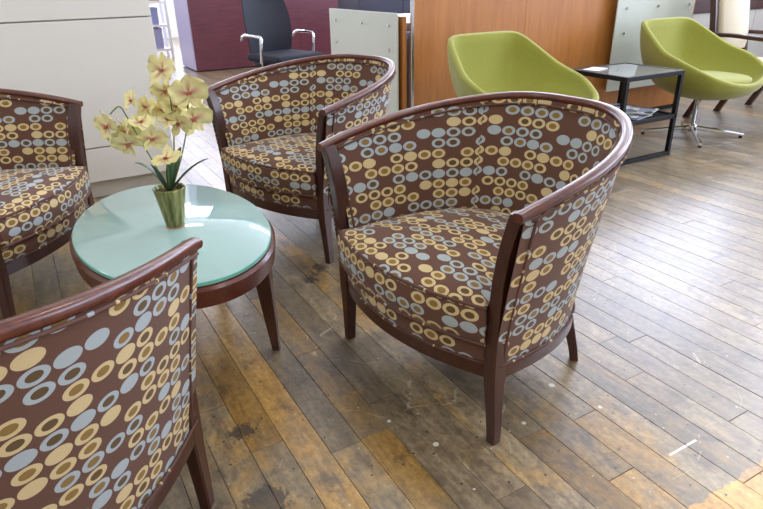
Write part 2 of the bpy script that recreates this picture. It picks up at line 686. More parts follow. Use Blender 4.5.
at = far.data.attributes.new('tint', 'FLOAT_COLOR', 'POINT')
at.data.foreach_set('color', np.array(FT, dtype=np.float32).ravel())
tag(far, kind='stuff')


# ------------------------------------------------------------------ room shell
def wall_with_openings(name, axis, pos, lo, hi, openings, thick=0.2):
    bm = bmesh.new()

    def bx(a, b, z0, z1):
        if b - a < 1e-4:
            return
        if axis == 'x':
            add_box(bm, pos, pos + thick, a, b, z0, z1)
        else:
            add_box(bm, a, b, pos, pos + thick, z0, z1)
    if openings:
        bx(lo, hi, 0, WZ0)
        bx(lo, hi, WZ1, HT)
        c = lo
        for a, b in openings:
            bx(c, a, WZ0, WZ1)
            c = b
        bx(c, hi, WZ0, WZ1)
    else:
        bx(lo, hi, 0, HT)
    return tag(bm_obj(name, bm, M['wall']), kind='structure')


wall_with_openings('wall_right', 'x', X1, Y0, Y1, WIN_X)
wall_with_openings('wall_far', 'y', Y1, X0, X1 + .2, WIN_Y)
wall_with_openings('wall_left', 'x', X0 - .2, Y0, Y1, [])
wall_with_openings('wall_near', 'y', Y0 - .2, X0 - .2, X1 + .2, [])
tag(box('ceiling', X0 - .2, X1 + .2, Y0 - .2, Y1 + .2, HT, HT + .15, M['ceil'], None, 0), kind='structure')
wi = 0
for axis, lst in (('x', WIN_X), ('y', WIN_Y)):
    for a, b in lst:
        wi += 1
        bm = bmesh.new()
        fw_ = 0.05
        parts = [(a, a + fw_, WZ0, WZ1), (b - fw_, b, WZ0, WZ1), (a, b, WZ0, WZ0 + fw_), (a, b, WZ1 - fw_, WZ1), ((a + b) / 2 - .02, (a + b) / 2 + .02, WZ0, WZ1)]
        for p0, p1, z0, z1 in parts:
            if axis == 'x':
                add_box(bm, X1 + .02, X1 + .07, p0, p1, z0, z1)
            else:
                add_box(bm, p0, p1, Y1 + .02, Y1 + .07, z0, z1)
        tag(bm_obj('window_%d' % wi, bm, M['white_metal']), kind='structure')


# ceiling light fixtures, each with its own lamp
def troffer(x, y):
    t = empty('ceiling_light', (x, y, HT))
    tag(t, 'white recessed fluorescent panel in the ceiling', 'ceiling light', 'ceiling light panels')
    bm = bmesh.new()
    for a in ((-.62, -.58, -.32, .32), (.58, .62, -.32, .32), (-.62, .62, -.32, -.28), (-.62, .62, .28, .32)):
        add_box(bm, a[0], a[1], a[2], a[3], -.045, -.001)
    bm_obj('frame', bm, M['white_metal'], t)
    l = area_light('ceiling_lamp', (x, y, HT - .035), (0, 0, 0), 1.14, .54, CEIL_POWER, (1.0, 0.96, 0.90))
    return t


for x in (-2.6, 2.3, 6.2):
    for y in (-1.4, 2.7, 6.8, 10.9):
        if not (x == 2.3 and y == 6.8):
            troffer(x, y)

# ------------------------------------------------------------------ tub chairs
SA, SB, SP_, SQ, SZ0, SDZ, SK, SE = .398, .666, .6944, .9869, .6675, .106, .873, .0273


def resample(P, n):
    d = np.r_[0, np.cumsum(np.linalg.norm(np.diff(P[:, :2], axis=0), axis=1))]
    s = np.linspace(0, d[-1], n)
    return np.stack([np.interp(s, d, P[:, i]) for i in range(P.shape[1])], 1)


def plan_curve(A, B, p, q, e, y0, n):
    t = np.linspace(-1, 1, 4001) * PI / 2
    b = np.abs(np.cos(t)) ** q
    lat = np.sign(np.sin(t)) * np.abs(np.sin(t)) ** p * (A + e * np.sin(PI * b ** 1.0945))
    back = B * b
    P = np.stack([lat, back + y0, b], 1)
    return resample(P, n)


NT_ = 97
CT = plan_curve(SA, SB, SP_, SQ, SE, 0.0, NT_)
CT_z = SZ0 + SDZ * np.clip(CT[:, 2], 0, 1) ** SK
CB = plan_curve(.335, .555, .6944, .97, .014, 0.006, NT_)


def inward(P):
    t = np.gradient(P[:, :2], axis=0)
    t /= np.linalg.norm(t, axis=1)[:, None]
    n = np.stack([t[:, 1], -t[:, 0]], 1)
    # point to the inside (towards centre line, forward)
    c = np.array([0, .2])
    s = np.sign(((c - P[:, :2]) * n).sum(1))
    n = n * s[:, None]
    # the ends face straight across the chair
    n[0], n[-1] = (1, 0), (-1, 0)
    return n


NT_in = inward(CT)
NB_in = inward(CB)
ZB_F, ZB_B = 0.236, 0.198          # lower edge of the upholstery, front and back


def zb(i):
    return ZB_F + (ZB_B - ZB_F) * CB[i, 2]


def body(i, w, off=0.0):
    """outer body surface at rail index i, height fraction w, offset inward"""
    g = w ** 1.5 * 0.75 + w * 0.25
    p = CB[i, :2] * (1 - g) + CT[i, :2] * g
    n = NB_in[i] * (1 - g) + NT_in[i] * g
    n = n / np.linalg.norm(n)
    z = zb(i) * (1 - w) + (CT_z[i] - 0.02) * w
    p = p + n * off
    return np.array([p[0], p[1], z])


ARC = np.r_[0, np.cumsum(np.linalg.norm(np.diff((CT[:, :2] + CB[:, :2]) / 2, axis=0), axis=1))]


def surf_grid(name, idx, ws, off_fn, m, parent, u0=0.0, v0=0.0, flip=False, uscale=1.0):
    V, F, U = [], [], []
    for a, i in enumerate(idx):
        for b, w in enumerate(ws):
            p = body(i, w, off_fn(i, w))
            V.append(p)
            U.append(((ARC[i] - ARC[idx[0]]) * uscale + u0, p[2] * 1.04 + v0))
    nb = len(ws)
    for a in range(len(idx) - 1):
        for b in range(nb - 1):
            q = (a * nb + b, (a + 1) * nb + b, (a + 1) * nb + b + 1, a * nb + b + 1)
            F.append(q[::-1] if flip else q)
    return mesh_obj(name, V, F, m, parent, U, True)


def make_tub_chair():
    root = empty('tub_chair')
    # --- upholstery outside
    ws = np.linspace(0, 1, 15)
    surf_grid('outer_upholstery', list(range(0, NT_)), ws, lambda i, w: 0.006 - 0.008 * math.sin(PI * w) * 0.5, M['dots'], root, 0.013, 0.0)

    def inner_off(i, w):
        return 0.027 + 0.037 * (1 - w) + 0.012 * math.sin(PI * min(1, w * 1.05))
    wi_ = np.linspace(0.28, 1.0, 14)
    sL, sR = 32, NT_ - 1 - 32
    for (a, b, u0, v0) in ((1, sL, 0.010, 0.0), (sL, sR, 0.031, -0.006), (sR, NT_ - 2, 0.02, 0.012)):
        def off(i, w, a=a, b=b):
            # padding sinks into the seam
            s = min(abs(i - sL), abs(i - sR))
            return inner_off(i, w) - 0.007 * math.exp(-(s / 1.1) ** 2)
        surf_grid('inner_panel', list(range(a, b + 1)), wi_, off, M['dots'], root, u0, v0, True, 0.93)
    # --- welt: at the top edge, brown stands in for the rail's shadow
    tube('welt_rail_shade', [body(i, 0.985, 0.0) for i in range(1, NT_ - 1)], 0.0036, M['welt_rail_shade'], root, 6, False, True)
    tube('welt_rail_shade', [body(i, 0.02, 0.0) for i in range(1, NT_ - 1)], 0.0036, M['welt_rail_shade'], root, 6, False, True)
    tube('welt_rail_shade', [body(i, 0.975, 0.0315) for i in range(2, NT_ - 2)], 0.0036, M['welt_rail_shade'], root, 6, False, True)
    for i in (2, NT_ - 3):
        tube('welt_rail_shade', [body(i, w, 0.0 if False else 0.003) for w in np.linspace(.02, .97, 20)], 0.004, M['welt_rail_shade'], root, 6, False, True)
        tube('welt_rail_shade', [body(i, w, inner_off(i, w)) for w in np.linspace(.3, .96, 20)], 0.004, M['welt_rail_shade'], root, 6, False, True)
    # --- top rail
    prof = [(0.004, -0.021), (0.001, -0.017), (-0.001, -0.009), (0.001, -0.003), (0.005, 0.0002), (0.014, 0.001), (0.023, 0.0), (0.028, -0.004), (0.030, -0.011), (0.028, -0.017), (0.025, -0.021)]
    fr = []
    for i in range(NT_):
        fr.append((np.array([CT[i, 0], CT[i, 1], CT_z[i]]), np.array([NT_in[i, 0], NT_in[i, 1], 0]), np.array([0, 0, 1.0])))
    # overhang at the arm ends
    e0 = fr[0][0] + (fr[0][0] - fr[1][0]) * 0.5
    fr = [(fr[0][0] + np.array([0, -.012, -.002]), fr[0][1], fr[0][2])] + fr + [(fr[-1][0] + np.array([0, -.012, -.002]), fr[-1][1], fr[-1][2])]
    V, F = sweep_data(fr, lambda i: prof)
    smooth_by_angle(mesh_obj('top_rail', V, F, M['cherry'], root), 50)
    # --- front legs running up into the arm posts
    zs = [0, .03, .10, .17, .20, .24, .32, .40, .48, .55, .60, .64, .660]
    px_ = [.342, .342, .340, .338, .338, .338, .339, .342, .348, .359, .372, .386, .395]
    py_ = [.014, .013, .010, .006, .004, .003, .002, .000, -.002, -.004, -.006, -.009, -.012]
    wx = [.028, .029, .032, .036, .038, .038, .037, .036, .035, .034, .034, .035, .035]
    wy = [.030, .032, .036, .042, .046, .048, .048, .048, .047, .046, .045, .044, .044]
    for s in (-1, 1):
        fr = []
        for z, x, y in zip(zs, px_, py_):
            fr.append((np.array([s * x, y, z]), np.array([-s, 0, 0.0]), np.array([0, 1.0, 0])))

        def pr(i):
            a, b, c = wx[i], wy[i], .004
            return [(c, 0), (a - c, 0), (a, c), (a, b - c), (a - c, b), (c, b), (0, b - c), (0, c)]
        V, F = sweep_data(fr, pr)
        smooth_by_angle(mesh_obj('front_leg', V, F, M['cherry_leg'], root), 30)
        # rear leg
        i = 33 if s < 0 else NT_ - 1 - 33
        p = CB[i, :2] + NB_in[i] * 0.004
        n = -NB_in[i]
        fr = []
        for z, o, k in ((.0, .042, .024), (.05, .034, .027), (.11, .020, .032), (.17, .006, .038), (.20, .000, .040)):
            q = p + n * o
            fr.append((np.array([q[0], q[1], z]), np.array([NB_in[i, 0], NB_in[i, 1], 0]) * k / .04, np.array([-NB_in[i, 1], NB_in[i, 0], 0]) * k / .04))
        V, F = sweep_data(fr, lambda i_: [(.003, -.02), (.037, -.02), (.04, -.017), (.04, .017), (.037, .02), (.003, .02), (0, .017), (0, -.017)])
        smooth_by_angle(mesh_obj('rear_leg', V, F, M['cherry_leg'], root), 30)
    # --- base rails
    fr = []
    for i in range(NT_):
        fr.append((np.array([CB[i, 0], CB[i, 1], zb(i) - .034]), np.array([NB_in[i, 0], NB_in[i, 1], 0]), np.array([0, 0, 1.0])))
    V, F = sweep_data(fr, lambda i: [(.002, 0), (.024, 0), (.026, .002), (.026, .034), (.0, .036), (-.001, .032), (0, .002)])
    smooth_by_angle(mesh_obj('base_rail', V, F, M['cherry_leg'], root), 40)

    def bow(x, d=.062, h=.30):
        return 0.010 - d * (1 - (x / h) ** 2)
    xs = np.linspace(-.306, .306, 25)
    fr = []
    for x in xs:
        fr.append((np.array([x, bow(x), .196]), np.array([0, 1.0, 0]), np.array([0, 0, 1.0])))
    V, F = sweep_data(fr, lambda i: [(.002, 0), (.026, 0), (.028, .002), (.028, .042), (.0, .042), (0, .002)])
    smooth_by_angle(mesh_obj('front_rail', V, F, M['cherry_leg'], root), 40)
    # --- upholstered front border
    V, F, U = [], [], []
    zz = [.236, .245, .27, .295, .308]
    oo = [.006, .001, -.002, .001, .008]
    for x in xs * 0.975:
        for z, o in zip(zz, oo):
            V.append((x, bow(x) + o, z))
            U.append((x + .6, z * 1.0 + .009))
    nb = len(zz)
    for a in range(len(xs) - 1):
        for b in range(nb - 1):
            F.append((a * nb + b, (a + 1) * nb + b, (a + 1) * nb + b + 1, a * nb + b + 1))
    mesh_obj('front_border', V, F, M['dots'], root, U, True)
    tube('welt_rail_shade', [(x, bow(x) - .0005, .2395) for x in xs * .97], 0.0036, M['welt_rail_shade'], root, 6, False, True)
    # --- dust cover below
    ring = [(CB[i, 0] * .96, .03 + (CB[i, 1] - .03) * .96, zb(i) - .01) for i in range(NT_)] + [(x, bow(x) + .01, .215) for x in xs[::-1]]
    V = ring + [(0, .25, .212)]
    F = [(i, (i + 1) % len(ring), len(ring)) for i in range(len(ring))]
    mesh_obj('dust_cover', V, F, M['cloth_under'], root)
    # --- seat cushion
    out = []
    for x in np.linspace(-.314, .314, 27):
        out.append((x, bow(x, .058, .30) - .024))
    out.append((.298, .0))
    for t in np.linspace(0, PI, 60):
        c, s = math.cos(t), math.sin(t)
        out.append((.297 * math.copysign(abs(c) ** .75, c), 0.05 + .455 * abs(s) ** .85))
    out.append((-.298, .0))
    O = np.array(out)
    O = resample(np.vstack([O, O[:1]]), 121)[:-1]
    cen = np.array([0, .22])
    rings = [(.020, .300, 0), (.004, .306, 0), (-.003, .325, 0), (-.005, .352, 0), (-.003, .380, 0), (.002, .398, 0), (.008, .407, 0), (.018, .413, 0)]
    V, U, F = [], [], []
    n = len(O)
    dirs = cen - O
    dl = np.linalg.norm(dirs, axis=1)[:, None]
    dirs = dirs / dl
    arc = np.r_[0, np.cumsum(np.linalg.norm(np.diff(O, axis=0), axis=1))]
    for ins, z, _ in rings:
        for q in range(n):
            p = O[q] + dirs[q] * ins
            V.append((p[0], p[1], z))
            U.append((p[0] + 1.2, z * 1.05 + .2))
    dome = [(.12, .422), (.3, .432), (.5, .439), (.75, .443)]
    for s, z in dome:
        for q in range(n):
            p = O[q] + dirs[q] * .018
            p = p + (cen - p) * s
            V.append((p[0], p[1], z))
            U.append((p[0] + 1.2, p[1] + .607))
    # planar map for the upper rings, wall map for the lower ones: the sides away from the front get their own run
    for k in range(len(rings)):
        for q in range(n):
            v = V[k * n + q]
            if k >= 6:
                U[k * n + q] = (v[0] + 1.2, v[1] + .607)
    V.append((0, .22, .444))
    U.append((1.2, .827))
    nr = len(rings) + len(dome)
    for k in range(nr - 1):
        for q in range(n):
            p = (q + 1) % n
            F.append((k * n + q, k * n + p, (k + 1) * n + p, (k + 1) * n + q))
    for q in range(n):
        F.append(((nr - 1) * n + q, (nr - 1) * n + (q + 1) % n, len(V) - 1))
    F.append(tuple(range(n - 1, -1, -1)))
    cu = mesh_obj('seat_cushion', V, F, M['dots'], root, None, True)
    ul = cu.data.uv_layers.new(name='UVMap')
    for poly in cu.data.polygons:
        k = min(poly.vertices) // n
        for li in poly.loop_indices:
            vi = cu.data.loops[li].vertex_index
            v = V[vi]
            if k >= 5:
                ul.data[li].uv = (v[0] + 1.2, v[1] + .607)
            else:
                q = vi % n
                ul.data[li].uv = (v[0] + 1.205, v[2] + .195) if v[1] < .02 else (arc[q] + 2.1, v[2] + .195)
    tube('piping', [tuple(O[q] + dirs[q] * .003) + (.405,) for q in range(n)], .0048, M['welt_rail_shade'], cu, 6, True, True)
    tube('piping', [tuple(O[q] + dirs[q] * .002) + (.306,) for q in range(n)], .0048, M['welt_rail_shade'], cu, 6, True, True)
    return root


tub = make_tub_chair()
CHAIRS = [
    (0.785, 1.257, -82.5, 'patterned tub chair standing alone at front centre, seat and open arms in full view'),
    (0.830, 2.458, -70.6, 'patterned tub chair behind the oval table, in front of the black office chair'),
    (-0.030, 2.529, 57.4, 'patterned tub chair at the left edge, in front of the white cabinet'),
    (-0.095, 1.338, 142.9, 'nearest patterned tub chair, cut by the lower left corner, seen from outside its arm'),
]
for i, (x, y, a, lab) in enumerate(CHAIRS):
    o = tub if i == 0 else copy_tree(tub)
    o.location = (x, y, 0)
    o.rotation_euler = (0, 0, math.radians(a))
    tag(o, lab, 'armchair', 'dotted tub chairs around the oval table')

# ------------------------------------------------------------------ oval table
TX, TY, TZ = 0.318, 1.976, 0.38
tbl = empty('coffee_table', (TX, TY, 0))
tag(tbl, 'oval coffee table with pale aqua glass top and dark wood legs', 'table')


def ell(name, ax, ay, prof, m, seg=96):
    V, F = [], []
    for o, z in prof:
        for q in range(seg):
            a = 2 * PI * q / seg
            V.append(((ax + o) * math.cos(a), (ay + o) * math.sin(a), z))
    n = len(prof)
    for i in range(n - 1):
        for q in range(seg):
            p = (q + 1) % seg
            F.append((i * seg + q, i * seg + p, (i + 1) * seg + p, (i + 1) * seg + q))
    F.append(tuple(range(seg - 1, -1, -1)))
    F.append(tuple((n - 1) * seg + q for q in range(seg)))
    return smooth_by_angle(mesh_obj(name, V, F, m, tbl), 40)


AX, AY = .30, .482
ell('apron', AX, AY, [(-.004, .302), (.006, .306), (.012, .345), (.012, .357), (.004, .366), (-.02, .367)], M['cherry'])
gt = ell('glass_top', AX, AY, [(-.003, .3675), (0, .369), (0, .3785), (-.0025, .3805)], M['glass_aqua'])
gt.data.materials.append(M['glass_edge'])
for p in gt.data.polygons:
    if abs(p.normal.z) < .8:
        p.material_index = 1
for sx in (-1, 1):
    for sy in (-1, 1):
        a = math.radians(45)
        fx, fy = sx * AX * .985 * math.cos(a), sy * AY * .96 * math.sin(a)
        tx_, ty_ = sx * AX * .90 * math.cos(a), sy * AY * .92 * math.sin(a)
        d = np.array([AY * sx, AX * sy, 0.0])
        d /= np.linalg.norm(d)
        e = np.array([-d[1], d[0], 0])
        fr = []
        for z, k in ((0, .012), (.02, .0125), (.10, .017), (.20, .0215), (.28, .025), (.35, .027)):
            w = z / .35
            fr.append((np.array([fx * (1 - w) + tx_ * w, fy * (1 - w) + ty_ * w, z]), d * k / .02, e * k / .02))
        V, F = sweep_data(fr, lambda i: [(-.02, -.017), (-.017, -.02), (.017, -.02), (.02, -.017), (.02, .017), (.017, .02), (-.017, .02), (-.02, .017)])
        smooth_by_angle(mesh_obj('leg', V, F, M['cherry_leg'], tbl), 30)

# ------------------------------------------------------------------ orchid in a green vase
t = NT('olive_glazed_ceramic')
co = t.coord('Object')
n1 = t.noise(t.mapping(co, scale=(55, 55, 6)), 1.0, 4.0)
t.set(Base_Color=t.ramp(n1, [(0.32, srgb(70, 78, 34)), (0.68, srgb(154, 154, 92))]), Roughness=0.22)
M['vase'] = t.m
M['soil'] = plain('brown_moss', srgb(92, 70, 40), 0.95, var=0.4, scale=120, bump=0.8, bscale=150)
M['leaf'] = plain('dark_green_leaf', srgb(52, 80, 48), 0.45, var=0.2, scale=30)
M['stem'] = plain('green_stem', srgb(98, 122, 66), 0.55)
M['terracotta'] = plain('tan_foot_ring', srgb(170, 120, 78), 0.5)
t = NT('yellow_orchid_petal')
uv = t.coord('UV')
sp = t.new('ShaderNodeSeparateXYZ')
t.link(uv, sp.inputs[0])
nz = t.noise(t.mapping(uv, scale=(3, 14, 1)), 1.5, 4.0)
blush = t.math('SUBTRACT', 1.0, t.math('MULTIPLY', sp.outputs[0], 1.45), clamp=True)
mid = t.math('SUBTRACT', 1.0, t.math('MULTIPLY', t.math('ABSOLUTE', sp.outputs[1]), 2.2), clamp=True)
bl = t.math('MULTIPLY', t.math('MULTIPLY', blush, mid), 1.35, clamp=True)
yel = t.mix(nz, srgb(220, 211, 126), srgb(244, 238, 190))
t.set(Base_Color=t.mix(bl, yel, srgb(190, 100, 118)), Roughness=0.6)
t.p.inputs['Subsurface Weight'].default_value = 0.15
t.p.inputs['Subsurface Radius'].default_value = (0.01, 0.008, 0.004)
M['petal'] = t.m
M['lip'] = plain('orchid_lip', srgb(160, 84, 50), 0.5, var=0.35, scale=200)
M['bud'] = plain('orchid_column', srgb(226, 200, 90), 0.5)

OX, OY, OZ = 0.327, 1.953, TZ + .001
orch = empty('potted_orchid', (OX, OY, OZ))
tag(orch, 'artificial yellow orchid in ribbed green vase on the oval table', 'plant')
Hr = Vector((math.cos(-HEAD), math.sin(-HEAD), 0))      # across
Hf = Vector((math.sin(HEAD), math.cos(HEAD), 0))        # away


def ov(a, d, z):
    """position relative to the vase: across, away, height above table"""
    p = Hr * a + Hf * d
    return Vector((p.x, p.y, z))


# fluted vase
V, F = [], []
prof = [(.000, .003), (.027, .003), (.029, .006), (.031, .02), (.040, .075), (.0485, .122), (.051, .131), (.049, .134), (.0455, .131), (.043, .118)]
SEG = 72
for r_, z in prof:
    for q in range(SEG):
        a = 2 * PI * q / SEG
        fl = 1 + (0.10 * abs(math.sin(5 * a)) ** .8 - .07) * (1 if r_ > .02 and z > .006 else 0)
        V.append((r_ * fl * math.cos(a), r_ * fl * math.sin(a), z))
for i in range(len(prof) - 1):
    for q in range(SEG):
        p = (q + 1) % SEG
        F.append((i * SEG + q, i * SEG + p, (i + 1) * SEG + p, (i + 1) * SEG + q))
mesh_obj('vase', V, F, M['vase'], orch, None, True)
lathe('foot_ring', [(.024, 0), (.030, .0005), (.030, .004), (.026, .005)], M['terracotta'], orch, 32)
lathe('moss', [(.001, .108), (.043, .110), (.043, .116), (.03, .121), (.012, .124), (.001, .125)], M['soil'], orch, 28)


def leaf(name, base, tip, lift, width):
    base, tip = Vector(base), Vector(tip)
    n = 9
    side = (tip - base).cross(Vector((0, 0, 1))).normalized()
    V, F = [], []
    for i in range(n):
        s = i / (n - 1)
        c = base.lerp(tip, s) + Vector((0, 0, lift * math.sin(PI * s * .8)))
        w = width * (math.sin(PI * min(1, .12 + s * .88)) ** .8) * (1 - .25 * s) + .001
        V += [c - side * w + Vector((0, 0, w * .45)), c, c + side * w + Vector((0, 0, w * .45))]
    for i in range(n - 1):
        for k in range(2):
            F.append((i * 3 + k, i * 3 + k + 1, i * 3 + k + 4, i * 3 + k + 3))
    o = mesh_obj(name, V, F, M['leaf'], orch, None, True)
    m_ = o.modifiers.new('thickness', 'SOLIDIFY')
    m_.thickness = .0012
    return o


leaf('leaf', ov(.0, 0, .118), ov(-.085, -.02, .205), .030, .013)
leaf('leaf', ov(.004, 0, .118), ov(.145, -.02, .218), .022, .016)
leaf('leaf', ov(.0, .01, .118), ov(.03, .09, .23), .02, .018)
leaf('leaf', ov(-.002, -.005, .118), ov(-.028, -.04, .215), .012, .016)
leaf('leaf', ov(.006, -.004, .118), ov(.030, -.02, .255), .004, .017)

# flowers: (across, away, height above table, facing azimuth from viewer, tilt, size)
FL = [
    (.044, -.01, .497, -25, 10, .050), (.115, -.02, .430, 15, 5, .056), (-.067, .00, .408, -60, 20, .038),
    (-.153, -.01, .335, -40, -15, .052), (-.085, -.04, .286, -15, -20, .048), (.003, .03, .462, -70, 10, .038),
    (.036, .0, .436, 40, -35, .040), (.112, .0, .350, 30, -15, .052), (.040, -.02, .352, -30, 60, .044),
    (-.056, .01, .340, 60, 55, .042), (-.015, -.03, .298, 25, -10, .042), (.028, -.06, .243, 5, 55, .046),
    (.060, .02, .385, 20, 20, .044), (-.120, .02, .300, 10, -30, .046), (.105, .03, .400, 60, 10, .044), (.015, .02, .375, -10, 10, .040),
    (-.035, .02, .385, -35, 25, .040), (-.100, -.01, .318, -55, 5, .046), (.075, -.03, .345, -10, -25, .044),
]


def petal_mesh(L, W, cup):
    nu, nv = 7, 7
    V, U, F = [], [], []
    for i in range(nu):
        s = i / (nu - 1)
        w = W * (math.sin(PI * (0.08 + .88 * s)) ** .62) * (0.55 + .65 * s)
        for j in range(nv):
            q = j / (nv - 1) * 2 - 1
            x = L * s * (1 - .10 * q * q * s)
            y = w * q
            z = cup * (s * s) * L + .17 * W * math.cos(4 * q + 4 * s) * s - .18 * W * abs(q) * s
            V.append((x, y, z))
            U.append((s, q))
    for i in range(nu - 1):
        for j in range(nv - 1):
            F.append((i * nv + j, (i + 1) * nv + j, (i + 1) * nv + j + 1, i * nv + j + 1))
    me = bpy.data.meshes.new('petal')
    me.from_pydata(V, [], F)
    ul = me.uv_layers.new(name='UVMap')
    for l in me.loops:
        ul.data[l.index].uv = U[l.vertex_index]
    me.polygons.foreach_set('use_smooth', [True] * len(me.polygons))
    me.materials.append(M['petal'])
    return me


SEPAL = petal_mesh(1.0, .36, .10)
WING = petal_mesh(1.0, .62, .06)
lip_bm = bmesh.new()
bmesh.ops.create_icosphere(lip_bm, subdivisions=2, radius=1.0)
for v in lip_bm.verts:
    z = v.co.z
    v.co = Vector((v.co.x * .13 + .10 * max(0, -v.co.x) * 1.2 - .06, v.co.y * .11 * (1.2 + .5 * v.co.x), .10 + z * .12 + .10 * max(0, -v.co.x)))
LIP = bpy.data.meshes.new('flower')
lip_bm.to_mesh(LIP)
lip_bm.free()
LIP.polygons.foreach_set('use_smooth', [True] * len(LIP.polygons))
LIP.materials.append(M['lip'])
for (a, d, z, az, tl, sz) in FL:
    fo = bpy.data.objects.new('flower', LIP)
    C.objects.link(fo)
    fo.parent = orch
    # facing: towards the viewer turned by az, tilted up by tl
    azr, tr = math.radians(az), math.radians(tl)
    face = (-Hf * math.cos(azr) + Hr * math.sin(azr)) * math.cos(tr) + Vector((0, 0, 1)) * math.sin(tr)
    zz = face.normalized()
    upv = Vector((0, 0, 1)) - zz * zz.z
    upv = upv.normalized() if upv.length > .05 else Hf.copy()
    yy = zz.cross(upv).normalized()
    mt = Matrix((upv, yy, zz)).transposed().to_4x4()
    mt.translation = ov(a, d, z)
    sz *= 1.12
    fo.matrix_local = mt @ Matrix.Diagonal((sz, sz, sz, 1))
    for k, (ang, me, s) in enumerate(((0, SEPAL, .92), (76, WING, 1.0), (-76, WING, 1.0), (146, SEPAL, .9), (-146, SEPAL, .9))):
        po = bpy.data.objects.new('petal', me)
        C.objects.link(po)
        po.parent = fo
        po.rotation_euler = (random.uniform(-.35, .35), random.uniform(-.38, .22), math.radians(ang + random.uniform(-10, 10)))
        po.location = (0, 0, -.02 + .02 * (k in (1, 2)))
        s *= random.uniform(.9, 1.1)
        po.scale = (s, s * random.uniform(.82, 1.1), s)
for pts in ([ov(.004, 0, .118), ov(.03, .005, .22), ov(.045, .01, .33), ov(.052, .0, .43), ov(.050, .0, .49)],
            [ov(-.004, .0, .118), ov(-.03, .005, .20), ov(-.06, .0, .28), ov(-.09, .0, .36), ov(-.105, .0, .40), ov(-.14, 0, .37)],
            [ov(.006, .003, .118), ov(.05, .01, .22), ov(.085, .01, .32), ov(.10, .01, .41), ov(.112, 0, .44)],
            [ov(.0, -.005, .118), ov(.012, -.02, .17), ov(.026, -.05, .235)]):
    P = np.array([tuple(p) for p in pts])
    d = np.linspace(0, len(P) - 1, 24)
    Q = np.stack([np.interp(d, range(len(P)), P[:, k]) for k in range(3)], 1)
    for _ in range(3):
        Q[1:-1] = (Q[:-2] + 2 * Q[1:-1] + Q[2:]) / 4
    tube('stem', Q, .0022, M['stem'], orch, 6)

# ------------------------------------------------------------------ white storage cabinet at the left
CX1, CY = 0.665, 3.60
wc = empty('storage_cabinet', (-1.6, CY, 0))
tag(wc, 'tall white laminate cabinet with wide flat panels on a beige plinth', 'cabinet')
box('carcass', -2.6, CX1 + 1.6 - .004, .022, .60, .10, 1.60, M['seam'], wc, .002)
box('plinth', -2.6, CX1 + 1.6 - .03, .05, .58, 0, .10, M['plinth'], wc, .002)
zcuts = [.10, .29, .945, 1.60]
for z0, z1 in zip(zcuts[:-1], zcuts[1:]):
    box('front_panel', -2.6, CX1 + 1.6, 0, .022, z0 + .0035, z1 - .0035, M['white_lam'], wc, .002)
box('end_panel', CX1 + 1.6 - .004, CX1 + 1.6, .022, .60, .10, 1.60, M['white_lam'], wc, .0)


# ------------------------------------------------------------------ reception counter
WX0, WX1, WY = 2.19, 4.98, 3.40
rc = empty('reception_counter', (WX0, WY, 0))
tag(rc, 'honey wood reception counter front behind the two green chairs', 'counter')
xs = [0, .93, 1.86, WX1 - WX0]
for a, b in zip(xs[:-1], xs[1:]):
    box('wood_panel', a + .0006, b - .0006, 0, .03, .04, 1.14, M['honey'], rc, .001)
box('kick_board', 0.01, WX1 - WX0 - .01, .02, .05, 0, .04, M['black_metal'], rc, .001)
box('body', 0.01, WX1 - WX0 - .01, .05, .62, 0.04, .74, M['lilac'], rc, .002)
box('transaction_top', -.01, WX1 - WX0 + .01, -.01, .32, 1.14, 1.17, M['honey'], rc, .003)


def standoff(parent, x, y, z, axis):
    bm = bmesh.new()
    bmesh.ops.create_cone(bm, cap_ends=True, segments=16, radius1=.011, radius2=.009, depth=.010, matrix=Matrix.Translation((0, 0, .005)))
    bmesh.ops.create_cone(bm, cap_ends=True, segments=12, radius1=.006, radius2=.006, depth=.06, matrix=Matrix.Translation((0, 0, -.03)))
    rot = Matrix.Rotation(PI / 2, 4, 'X') if axis == 'y' else Matrix.Rotation(-PI / 2, 4, 'Y')
    bmesh.ops.transform(bm, matrix=Matrix.Translation((x, y, z)) @ rot, verts=bm.verts)
    return smooth_by_angle(bm_obj('standoff_bolt', bm, M['steel'], parent), 40)


# frosted panel hung before the counter's right end
GX0, GX1 = 3.955 - WX0, 4.86 - WX0
gp = box('frosted_panel', GX0, GX1, -.075, -.065, .25, 1.10, M['frost'], rc, .002)
for x in (GX0 + .10, (GX0 + GX1) / 2, GX1 - .07):
    for z in (.34, .68, .86):
        if z == .68 and x > GX0 + .2:
            continue
        standoff(gp, x, -.075, z, 'y')

# return panel running away from the viewer
rt = empty('desk_return', (2.085, 3.42, 0))
tag(rt, 'low frosted glass desk return with steel bolts beside the wood counter', 'desk')
gr = box('frosted_panel', 0, .010, .0, .97, .06, .905, M['frost'], rt, .002)
for y in (.10, .46, .86):
    for z in (.83, .68):
        if y == .46 and z == .68:
            continue
        standoff(gr, 0.0, y, z, 'x')
box('wood_edge', .032, .058, -.02, .97, .0, .885, M['honey'], rt, .002)
box('worktop', .062, .80, .06, .97, .80, .84, M['lilac'], rt, .003)
box('back_leg', .74, .78, .90, .95, 0, .80, M['white_metal'], rt, .003)
pole = empty('metal_post', (2.168, 3.375, 0))
tag(pole, 'thin grey metal post in the gap left of the wood counter', 'post')
box('post', -.010, .010, -.010, .010, .006, 1.5, M['steel'], pole, .003)
box('foot_plate', -.018, .018, -.02, .02, 0, .006, M['steel'], pole, .001)


